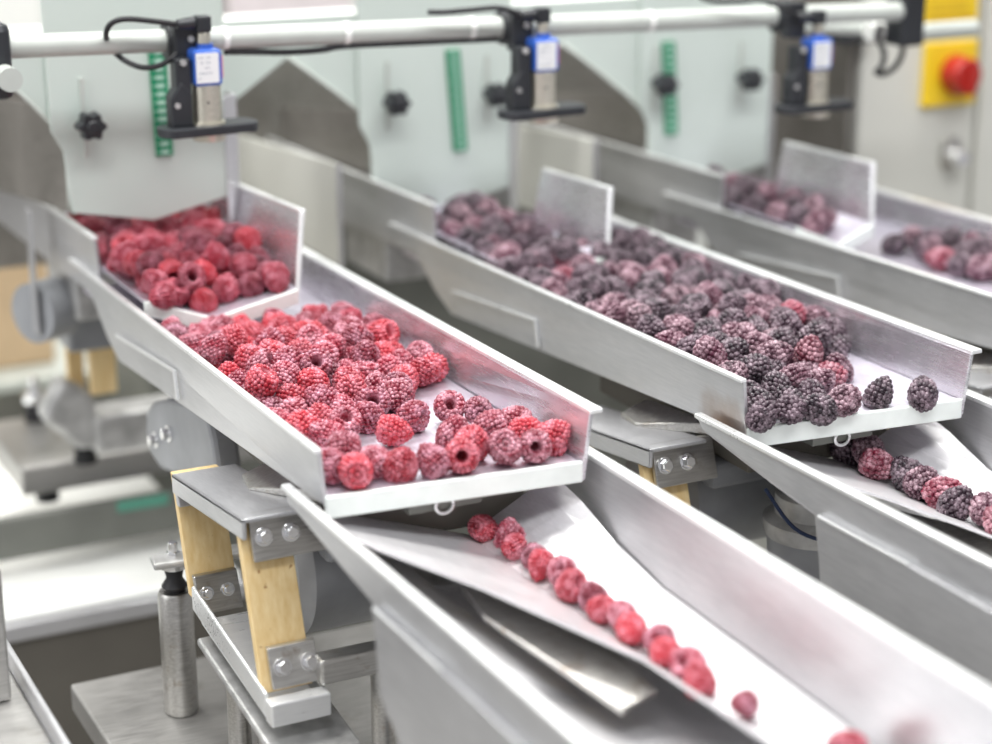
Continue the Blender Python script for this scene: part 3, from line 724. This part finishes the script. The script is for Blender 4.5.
bm = B(); prism(bm, [at(42,420,y=.66),at(62,380,y=.66),at(95,395,y=.66),at(100,448,y=.66),at(80,452,y=.66)], [at(42,420,y=.66)+Vector((0,.03,0)),at(62,380,y=.66)+Vector((0,.03,0)),at(95,395,y=.66)+Vector((0,.03,0)),at(100,448,y=.66)+Vector((0,.03,0)),at(80,452,y=.66)+Vector((0,.03,0))]); obj('cast_foot', bm, 'cast', t, bevel=.006)
c = at(46,312,y=.63)
t = thing('side_motor', 'grey round motor housing hanging beside the upper left tray wall', 'motor', c)
bm = B(); cyl(bm, (c.x-.012,.63,c.z), (c.x+.016,.645,c.z), .027, seg=36); autosmooth(obj('motor_body', bm, 'motor', t), .5)
a = at(30,180,y=.60); b = at(50,340,y=.60)
bm = B(); box(bm, a.x, b.x-.004, .615, .63, b.z, a.z-.03); obj('mounting_strap', bm, 'steel', t, bevel=.003)
# tan carton with ledge
p0 = at(-60,236,y=1.15); p1 = at(56,362,y=1.15)
bm = B(); box(bm, p0.x-.1, p1.x, 1.15, 1.45, p1.z, p0.z+.02); tag(obj('cardboard_box', bm, 'card', bevel=.003), 'plain tan cardboard box at the left edge behind the machine', 'box')
t = thing('side_table', 'grey bench under the tan cardboard box at the left edge', 'table', (p0.x, 1.3, -.94))
bm = B(); box(bm, p0.x-.2, p1.x+.03, 1.10, 1.5, p1.z-.014, p1.z-.0005); obj('table_top', bm, 'pipe', t, bevel=.003)
bm = B(); box(bm, p0.x-.2, p1.x+.4, 1.13, 1.5, -.949, p1.z-.015); obj('table_front', bm, 'grey', t)
# left column and rails at the bottom left
p = at(2,575,y=.10); q = at(14,700,y=.10)
t = thing('frame_column', 'vertical steel column cut off by the left edge of the picture', 'column', (p.x-.015,.10,-.30))
bm = B(); box(bm, p.x-.035, q.x-.001, .10, .13, q.z, p.z+.004); obj('column', bm, 'base', t, bevel=.002)
r0 = at(12,668,y=.12)
t = thing('rail_angle', 'grey steel angle rails running towards the viewer at the bottom left corner', 'rail', (q.x, -.05, q.z-.02))
bm = B(); box(bm, q.x-.05, q.x+.008, -.30, .20, q.z-.020, q.z-.0005); obj('rail_bed', bm, 'base', t, bevel=.002)
bm = B(); box(bm, q.x+.008, q.x+.012, -.30, .20, q.z-.02, q.z+.012); obj('rail_flange', bm, 'steel', t, bevel=.001)

# things seen over the housing
p0 = at(228,-40,y=1.6); p1 = at(352,14,y=1.6)
bm = B(); box(bm, p0.x, p1.x, 1.6, 1.63, p1.z, p0.z); tag(obj('wall_board', bm, 'wallpink'), 'pale pinkish board above the left hopper in the background', 'board')
p0 = at(-80,-40,y=3.56); p1 = at(46,34,y=3.56)
bm = B(); box(bm, p0.x, p1.x, 3.56, 3.60, p1.z, p0.z); tag(obj('white_sheet', bm, 'white'), 'white plastic sheet in the top left corner', 'sheet')
p0 = at(213,-40,y=1.5); p1 = at(226,20,y=1.5)
bm = B(); box(bm, p0.x, p1.x, 1.5, 1.53, p1.z, p0.z); tag(obj('wall_post', bm, 'base'), 'narrow dark upright beside the pinkish board', 'post')

# ------------------------------------------------------------------ berries
def ico(bm, c, r, sub=1, sq=None):
    ret = bmesh.ops.create_icosphere(bm, subdivisions=sub, radius=r, matrix=Matrix.Translation(c))
def berry_mesh(name, seed, hollow=True, R=.0100, H=.0205, drup=.00178):
    rnd = random.Random(seed); bm = bmesh.new()
    # outer profile, local +z is the tip, opening at -z
    def prof(t):   # t 0 tip .. 1 rim -> radius, z
        a = t*PI*.5*1.12
        return R*math.sin(min(a, PI*.5))*(1 if t < .75 else 1-.22*((t-.75)/.25)**1.5), H*.5 - H*(t**1.55)*1.0
    seg = 20; rings = []
    pts = [prof(t) for t in [.04,.15,.3,.45,.6,.75,.9,1.0]]
    pts = [(max(r-.0007,.0003), z) for r,z in pts]
    if hollow: pts += [(R*.44, -H*.5), (R*.34, -H*.28), (R*.24, H*.10), (.0003, H*.20)]
    else: pts += [(R*.4, -H*.52), (.0003, -H*.5)]
    for r,z in pts: rings.append([bm.verts.new((r*math.cos(2*PI*k/seg), r*math.sin(2*PI*k/seg), z)) for k in range(seg)])
    for A,Bq in zip(rings, rings[1:]):
        for k in range(seg): bm.faces.new((A[k],A[(k+1)%seg],Bq[(k+1)%seg],Bq[k]))
    # drupelets in staggered rings along arc length
    tt = 0; k = 0; prev = None; acc = 1e9; step = drup*1.52
    last = None
    for q in range(400):
        t = q/399; r,z = prof(t)
        if last is None: d = step
        else: d = math.hypot(r-last[0], z-last[1])
        if d >= step or q == 0:
            last = (r,z); n = max(1, int(round(2*PI*r/(drup*1.72)))) if r > drup*.6 else 1
            off = rnd.random()*2*PI if n > 1 else 0
            for m in range(n):
                a = off+2*PI*m/n+rnd.uniform(-.04,.04); rr = r if n > 1 else 0
                s = drup*rnd.uniform(.88,1.12)
                ico(bm, (rr*math.cos(a), rr*math.sin(a), z+rnd.uniform(-.0003,.0003)), s, 2)
    if hollow:
        n = int(2*PI*R*.60/(drup*1.6))
        for m in range(n):
            a = 2*PI*m/n; q_ = R*rnd.uniform(.52,.66); ico(bm, (q_*math.cos(a), q_*math.sin(a), -H*rnd.uniform(.46,.53)), drup*rnd.uniform(.75,1.1), 2)
    else:
        for rad, zz in ((.74,-.50),(.44,-.545),(0,-.56)):
            n = max(1, int(round(2*PI*R*rad/(drup*1.6)))); off = rnd.random()*6
            for m in range(n):
                a = off+2*PI*m/n; ico(bm, (R*rad*math.cos(a), R*rad*math.sin(a), H*zz+rnd.uniform(-.0003,.0003)), drup*rnd.uniform(.85,1.1), 2)
    # irregular squash
    sx, sy, sz = rnd.uniform(.92,1.06), rnd.uniform(.90,1.04), rnd.uniform(.88,1.08); sk = rnd.uniform(-.12,.12)
    for v in bm.verts: v.co = Vector((v.co.x*sx+v.co.z*sk, v.co.y*sy, v.co.z*sz))
    for f in bm.faces: f.smooth = True
    bmesh.ops.recalc_face_normals(bm, faces=bm.faces[:])
    me = bpy.data.meshes.new(name); bm.to_mesh(me); bm.free()
    me.materials.append(M['rubber']); return me
RM = [berry_mesh('raspberry', 100+k, k in (0,2,5), R=.0095+.0005*(k%3), H=.0188+.0014*(k%3)) for k in range(6)]
BM = [berry_mesh('blackberry', 200+k, False, R=.0092+.0004*(k%3), H=.0195+.0012*(k%3), drup=.00215) for k in range(5)]

def rand_q(rnd):
    u1,u2,u3 = rnd.random(),rnd.random(),rnd.random()
    from mathutils import Quaternion
    return Quaternion((math.sqrt(1-u1)*math.sin(2*PI*u2), math.sqrt(1-u1)*math.cos(2*PI*u2), math.sqrt(u1)*math.sin(2*PI*u3), math.sqrt(u1)*math.cos(2*PI*u3)))
COUNT = {'raspberry': 0, 'blackberry': 0}
RASP_UP = {'bright red': berry_mat('shaded_low_frost_bright', (.26,.006,.018), (.52,.018,.035), (.74,.30,.38), .40), 'rosy': berry_mat('shaded_low_frost_rosy', (.16,.006,.02), (.36,.016,.04), (.70,.34,.42), .50), 'dark crimson': berry_mat('shaded_low_frost_dark', (.08,.003,.012), (.20,.010,.026), (.55,.25,.33), .45)}  # upper tray: less frost, with shade put into the darker reds
def place(kind, p, label, group, rnd, tone=None, opening=None, scale=1.0):
    meshes, mats = (RM, RASP_UP if 'upper left' in label else RASP) if kind == 'raspberry' else (BM, BLACK)
    o = bpy.data.objects.new(kind, rnd.choice(meshes) if opening is None else RM[rnd.choice((0,2,5))]); COL.objects.link(o)
    o.location = p
    if opening is not None: q = (-Vector(opening)).to_track_quat('Z','Y')
    else: q = rand_q(rnd)
    o.rotation_mode = 'QUATERNION'; o.rotation_quaternion = q; o.scale = (scale,)*3
    if tone is None: tone = rnd.choices(list(mats), weights=[.32,.44,.24] if kind == 'raspberry' else [.54,.41,.05])[0]
    o.material_slots[0].link = 'OBJECT'; o.material_slots[0].material = mats[tone]
    tag(o, label.replace('{tone}', tone), kind, group); COUNT[kind] += 1
    return o
def pack(rnd, sample, floorz, height, r, n, pre=(), tries=26):
    """drop spheres one by one, always into the lowest of several random spots"""
    S_ = [Vector(p) for p in pre]; out = []
    cell = 2*r; grid = {}
    def add(p): grid.setdefault((int(p.x//cell), int(p.y//cell)), []).append(p)
    for p in S_: add(p)
    for _ in range(n):
        best = None
        for _t in range(tries):
            x, y = sample(rnd); z = floorz(x, y)+r*.96
            cx, cy = int(x//cell), int(y//cell)
            for i in (-1,0,1):
                for j in (-1,0,1):
                    for q in grid.get((cx+i,cy+j), ()):
                        d2 = (q.x-x)**2+(q.y-y)**2; dd_ = (2*r*.90)**2
                        if d2 < dd_: z = max(z, q.z+math.sqrt(dd_-d2))
            if z > height(x, y): continue
            if best is None or z < best.z: best = Vector((x,y,z))
        if best is None: continue
        add(best); out.append(best)
    return out
def visible(pts, r, eyes):
    keep = set()
    for (dx, dz) in eyes:
        E = CAM + RV*dx + UV*dz; zb = {}
        order = sorted(range(len(pts)), key=lambda i: (pts[i]-E).length)
        for i in order:
            d = pts[i]-E; w = d.dot(FV); u = F*d.dot(RV)/w; v = -F*d.dot(UV)/w; pr = F*r/w*.98; cnt = tot = 0
            u0 = int((u-pr)//3); u1 = int((u+pr)//3)+1; v0 = int((v-pr)//3); v1 = int((v+pr)//3)+1
            for a in range(u0,u1+1):
                for b in range(v0,v1+1):
                    if (a*3+1.5-u)**2+(b*3+1.5-v)**2 < pr*pr:
                        tot += 1
                        if (a,b) not in zb: zb[(a,b)] = i; cnt += 1
            if tot and cnt > .08*tot: keep.add(i)
    return [pts[i] for i in range(len(pts)) if i in keep]
EYES = ((0,0),(.12,0),(-.12,0),(0,.08))

# --- near left tray: raspberries
rr = random.Random(5)
front = [  # (u, v, words, tone, opening)
 (328,467,'at the left end of the front row','dark crimson',None),
 (341,456,'just behind the left end of the front row','rosy',None),
 (352,473,'second in the front row from the left side wall','bright red',None),
 (374,460,'split-looking, third in the front row','rosy',None),
 (409,467,'large, in the middle of the front row','bright red',None),
 (437,464,'right of the large one in the front row','dark crimson',None),
 (465,457,'near the lip, its oval hollow forward','bright red',(-.45,-.8,.25)),
 (484,447,'tucked behind the oval hollow one near the lip','bright red',None),
 (506,447,'frosted, in the front row right of the middle','rosy',None),
 (488,428,'frosted, amid the right-wall cluster','rosy',None),
 (455,433,'at the left edge of the cluster by the right wall','rosy',None),
 (450,408,'at the back left of the right-wall cluster, hollow showing','rosy',(-.3,-.7,.6)),
 (477,410,'on top at the back of the right-wall cluster','dark crimson',None),
 (516,424,'against the right wall in the cluster','rosy',None),
 (530,431,'beside the right wall in the cluster','bright red',None),
 (543,440,'second from the right end of the lip','bright red',None),
 (557,454,'at the right end of the lip, round hollow facing out','rosy',(-.35,-.9,.22)),
 (396,431,'alone in front of the heap','bright red',None),
 (411,416,'dark hollow one leaning on the front of the heap','dark crimson',(.5,-.8,.1)),
 (404,379,'big bright one at the right tip of the heap','bright red',None),
 (372,404,'with a dark round hollow at the front of the heap','dark crimson',(-.2,-.8,.5)),
 (327,434,'at the left front foot of the heap','rosy',None),
 (343,427,'second at the left front foot of the heap','rosy',None),
 (398,398,'near the right front of the heap','rosy',None)]
pre = []
for (u,v,w,tn,op) in front:
    p = at(u, v, z=.0105); p.x = min(max(p.x, .012), .156); pre.append(p)
# relax overlaps in plan
for _ in range(40):
    for a in range(len(pre)):
        for b in range(a+1, len(pre)):
            d = pre[b]-pre[a]; L = d.length
            if 1e-6 < L < .0195:
                m = d*((.0195-L)/L*.5); m.z = 0; pre[a] -= m; pre[b] += m
        pre[a].x = min(max(pre[a].x, .0115), .157)
        pre[a].y = max(pre[a].y, .012 - .1*pre[a].x)
for p, (u,v,w,tn,op) in zip(pre, front):
    place('raspberry', p, '%s raspberry %s, left tray' % (tn, w), 'raspberries near the front lip of the left tray', rr, tn, op)
def fline(x):
    K = [(0,.075),(.04,.078),(.07,.095),(.095,.125),(.12,.150),(.165,.185)]
    for (a,fa),(b,fb) in zip(K,K[1:]):
        if x <= b: return fa+(fb-fa)*(x-a)/(b-a)
    return K[-1][1]
def smp(r_):
    while True:
        x = r_.uniform(.0115,.157); y = r_.uniform(.07,.345)
        if y > fline(x): return x, y
def hgt(x, y):
    d = y-fline(x); return (.0115+min(.0125, .16*d)) if y < .26 else max(.0115, .024-.18*(y-.26))
pts = pack(rr, smp, lambda x,y: 0, hgt, .0102, 380, pre)
pts = visible(pts, .0102, EYES)
def zone(x, y, y0, y1):
    a = 'front' if y < y0 else ('middle' if y < y1 else 'back')
    b = 'left' if x < .055 else ('centre' if x < .11 else 'right')
    return a, b
for p in pts:
    a, b = zone(p.x, p.y, .16, .25)
    lvl = 'on top of' if p.z > .0175 else 'within'
    place('raspberry', p, '{tone} frosted raspberry %s the heap, %s %s of the left long tray' % (lvl, a, b), 'raspberries heaped in the left long tray', rr)
# --- upper left tray
def vfloor(x, y):
    return .0175+abs(x-.05)/.07*.0125
def smpu(r_): return r_.uniform(.013,.108), r_.uniform(.358,.60)
ptsu = pack(rr, smpu, vfloor, lambda x,y: .036+min(.018,.30*(y-.352)), .0102, 320)
ptsu = visible(ptsu, .0102, EYES)
for p in ptsu:
    a, b = zone(p.x*1.35, p.y, .40, .47)
    place('raspberry', p, '{tone} frosted raspberry, %s %s of the upper left tray below the hopper' % (a, b), 'raspberries in the upper left tray', rr)
# --- chute row
row = [(494,533,'first'),(506,545,''),(520,560,''),(533,570,''),(546,578,''),(553,590,''),(580,580,''),(592,600,''),(606,612,''),(619,622,''),(632,630,''),(646,641,''),(659,651,''),(674,659,''),(688,671,'')]
rp = []
for (u,v,w) in row:
    p = at(u, v, x=.1195 + .012*max(0,(u-494)/190)); p.z = max(p.z, -.0485-.011*(u-494)/190) ; rp.append(p)
ord_ = ['first','second','third','fourth','fifth','sixth','seventh','eighth','ninth','tenth','eleventh','twelfth','thirteenth','fourteenth','last']
for k,p in enumerate(rp):
    f = k/14; y = .010-.222*f; x = .1155+.0175*f + (.003 if k%2 else -.003); zf = -.0545-.0095*f
    place('raspberry', (x, y, zf+.0095), '%s raspberry, %s of the row running down the left chute' % (['bright red','rosy','bright red','dark crimson'][k%4], ord_[k]), 'raspberries in a row on the left chute', rr, ['bright red','rosy','bright red','dark crimson'][k%4], None, .82)
place('raspberry', (.1370,-.247,-.0540), 'small dark raspberry lying alone below the end of the row on the left chute', 'raspberries in a row on the left chute', rr, 'dark crimson', None, .72)
place('raspberry', tuple(at(850,747,z=-.056)), 'bright red raspberry cut off by the bottom edge of the picture', 'raspberries in a row on the left chute', rr, 'bright red', None, .9)

# --- middle tray: blackberries
rb = random.Random(9)
X1 = MID[1]
frontb = [(764,415,'at the left front corner, against the side wall','purple-black'), (791,411,'second from the left front corner','purple-black'), (817,408,'third in the front row','purple-black'),
 (846,402,'big, fourth in the front row','frosted plum'), (880,392,'at the right foot of the heap','purple-black'), (923,391,'alone on bare steel at the right end of the lip','purple-black')]
preb = []
for (u,v,w,tn) in frontb:
    p = at(u, v, z=.0095); preb.append(p)
for p,(u,v,w,tn) in zip(preb, frontb):
    place('blackberry', p, '%s blackberry %s, middle tray' % (tn, w), 'blackberries along the front lip of the middle tray', rb, tn, None, 1.08 if 'big' in w else 1.0)
def flineb(x):
    K = [(0,.005),(.06,.0),(.09,.012),(.12,.05),(.165,.10)]
    for (a,fa),(b,fb) in zip(K,K[1:]):
        if x <= b: return fa+(fb-fa)*(x-a)/(b-a)
    return K[-1][1]
def smpb(r_):
    while True:
        x = r_.uniform(.0105,.158); y = r_.uniform(.0,.50)
        if y > flineb(x): return X1+x, y*.8
ptb = pack(rb, smpb, lambda x,y: 0, lambda x,y: .0110+min(.016,.42*(y-flineb(x-X1))), .0102, 560, preb)
ptb = visible(ptb, .0102, EYES)
for p in ptb:
    a, b = zone(p.x-X1, p.y, .16, .32)
    lvl = 'on top of' if p.z > .0175 else 'within'
    place('blackberry', p, '{tone} frosted blackberry %s the heap, %s %s of the middle long tray' % (lvl, a, b), 'blackberries heaped in the middle long tray', rb)
# middle upper tray
XU = UP[1]
ptb = pack(rb, lambda r_: (XU+r_.uniform(UX0[1]+.013,.110), r_.uniform(.350,.60)), lambda x,y: vfloor(x-XU,y), lambda x,y: .036 if y < .56 else .030, .0106, 120)
for p in visible(ptb, .0106, EYES):
    a, b = zone((p.x-XU)*1.35, p.y, .40, .47)
    place('blackberry', p, '{tone} frosted blackberry, %s %s of the middle upper tray below the hopper' % (a, b), 'blackberries in the middle upper tray', rb)
# right upper tray
XU = UP[2]
ptb = pack(rb, lambda r_: (XU+r_.uniform(UX0[2]+.013,.110), r_.uniform(.345,.58)), lambda x,y: vfloor(x-XU,y), lambda x,y: .036 if y < .55 else .030, .0106, 110)
for p in visible(ptb, .0106, EYES):
    a, b = zone((p.x-XU)*1.35, p.y, .40, .47)
    place('blackberry', p, '{tone} blurred blackberry, %s %s of the far right upper tray' % (a, b), 'blackberries in the right upper tray', rb)
# right long tray (only along its far wall in view)
X2 = MID[2]
ptb = pack(rb, lambda r_: (X2+r_.uniform(.095,.158), r_.uniform(.04,.33)), lambda x,y: 0, lambda x,y: .016, .0106, 60)
for p in visible(ptb, .0106, EYES):
    a = 'nearer' if p.y < .19 else 'farther'
    place('blackberry', p, '{tone} blackberry by the far wall of the right long tray, %s part' % a, 'blackberries in the right long tray', rb)
# middle chute row
rowb = [(892,455),(907,461),(925,469),(953,484),(978,492),(1000,505)]
for k in range(9):
    f = k/14; y = .020-.222*f*1.15; x = TR[1]+.1065+.0235*f + (.003 if k%2 else -.003); zf = -.0520-.0105*f
    place('blackberry', (x, y, zf+.0115), '%s blackberry, %s of the row on the middle chute' % (['purple-black','frosted plum','reddish purple'][k%3], ord_[k]), 'blackberries in a row on the middle chute', rb, ['purple-black','frosted plum','reddish purple'][k%3], None, 1.08)
print('COUNT', COUNT)
for o in COL.objects:
    if o.get('label') and len(o['label'].replace('-',' ').split()) > 16: print('LONG', o.name, o['label'])

# ------------------------------------------------------------------ camera
cd = bpy.data.cameras.new('camera'); cam = bpy.data.objects.new('camera', cd); COL.objects.link(cam)
cd.sensor_width = 36; cd.lens = F/992*36; cd.clip_start = .01; cd.clip_end = 50
cam.matrix_world = Matrix.Translation(CAM) @ Matrix(((RV.x, UV.x, -FV.x), (RV.y, UV.y, -FV.y), (RV.z, UV.z, -FV.z))).to_4x4()
cd.dof.use_dof = True; cd.dof.focus_distance = 1.27; cd.dof.aperture_fstop = 2.9; cd.dof.aperture_blades = 9
S.camera = cam

# ------------------------------------------------------------------ light
def area(name, loc, size, sy, energy, rot, col=(1,1,1)):
    l = bpy.data.lights.new(name, 'AREA'); l.shape = 'RECTANGLE'; l.size = size; l.size_y = sy; l.energy = energy; l.color = col
    o = bpy.data.objects.new(name, l); COL.objects.link(o); o.location = loc; o.rotation_euler = rot
    return o
# rows of ceiling luminaires running across the hall
area('ceiling_lamp', (.2, .35, 2.0), 2.6, .35, 58, (0,0,0), (1,.99,.96))
area('ceiling_lamp', (.4, 1.7, 2.0), 2.6, .35, 58, (0,0,0), (1,.99,.96))
area('ceiling_lamp', (0, -1.2, 2.0), 2.6, .5, 56, (0,0,0), (.97,.98,1))
area('left_fill', (-2.4, .2, 1.0), 2.0, 1.6, 28, (0, -PI/2, 0), (.98,.99,1))  # added fill light, brightens the left-facing steel and the belt
w = bpy.data.worlds.new('world'); S.world = w; w.use_nodes = True
bg = w.node_tree.nodes['Background']; bg.inputs[0].default_value = (.97,.96,1.0,1); bg.inputs[1].default_value = .46
S.view_settings.view_transform = 'Standard'; S.view_settings.look = 'None'; S.view_settings.gamma = 1; S.view_settings.exposure = .08
try: S.view_settings.use_curve_mapping = False
except Exception: pass
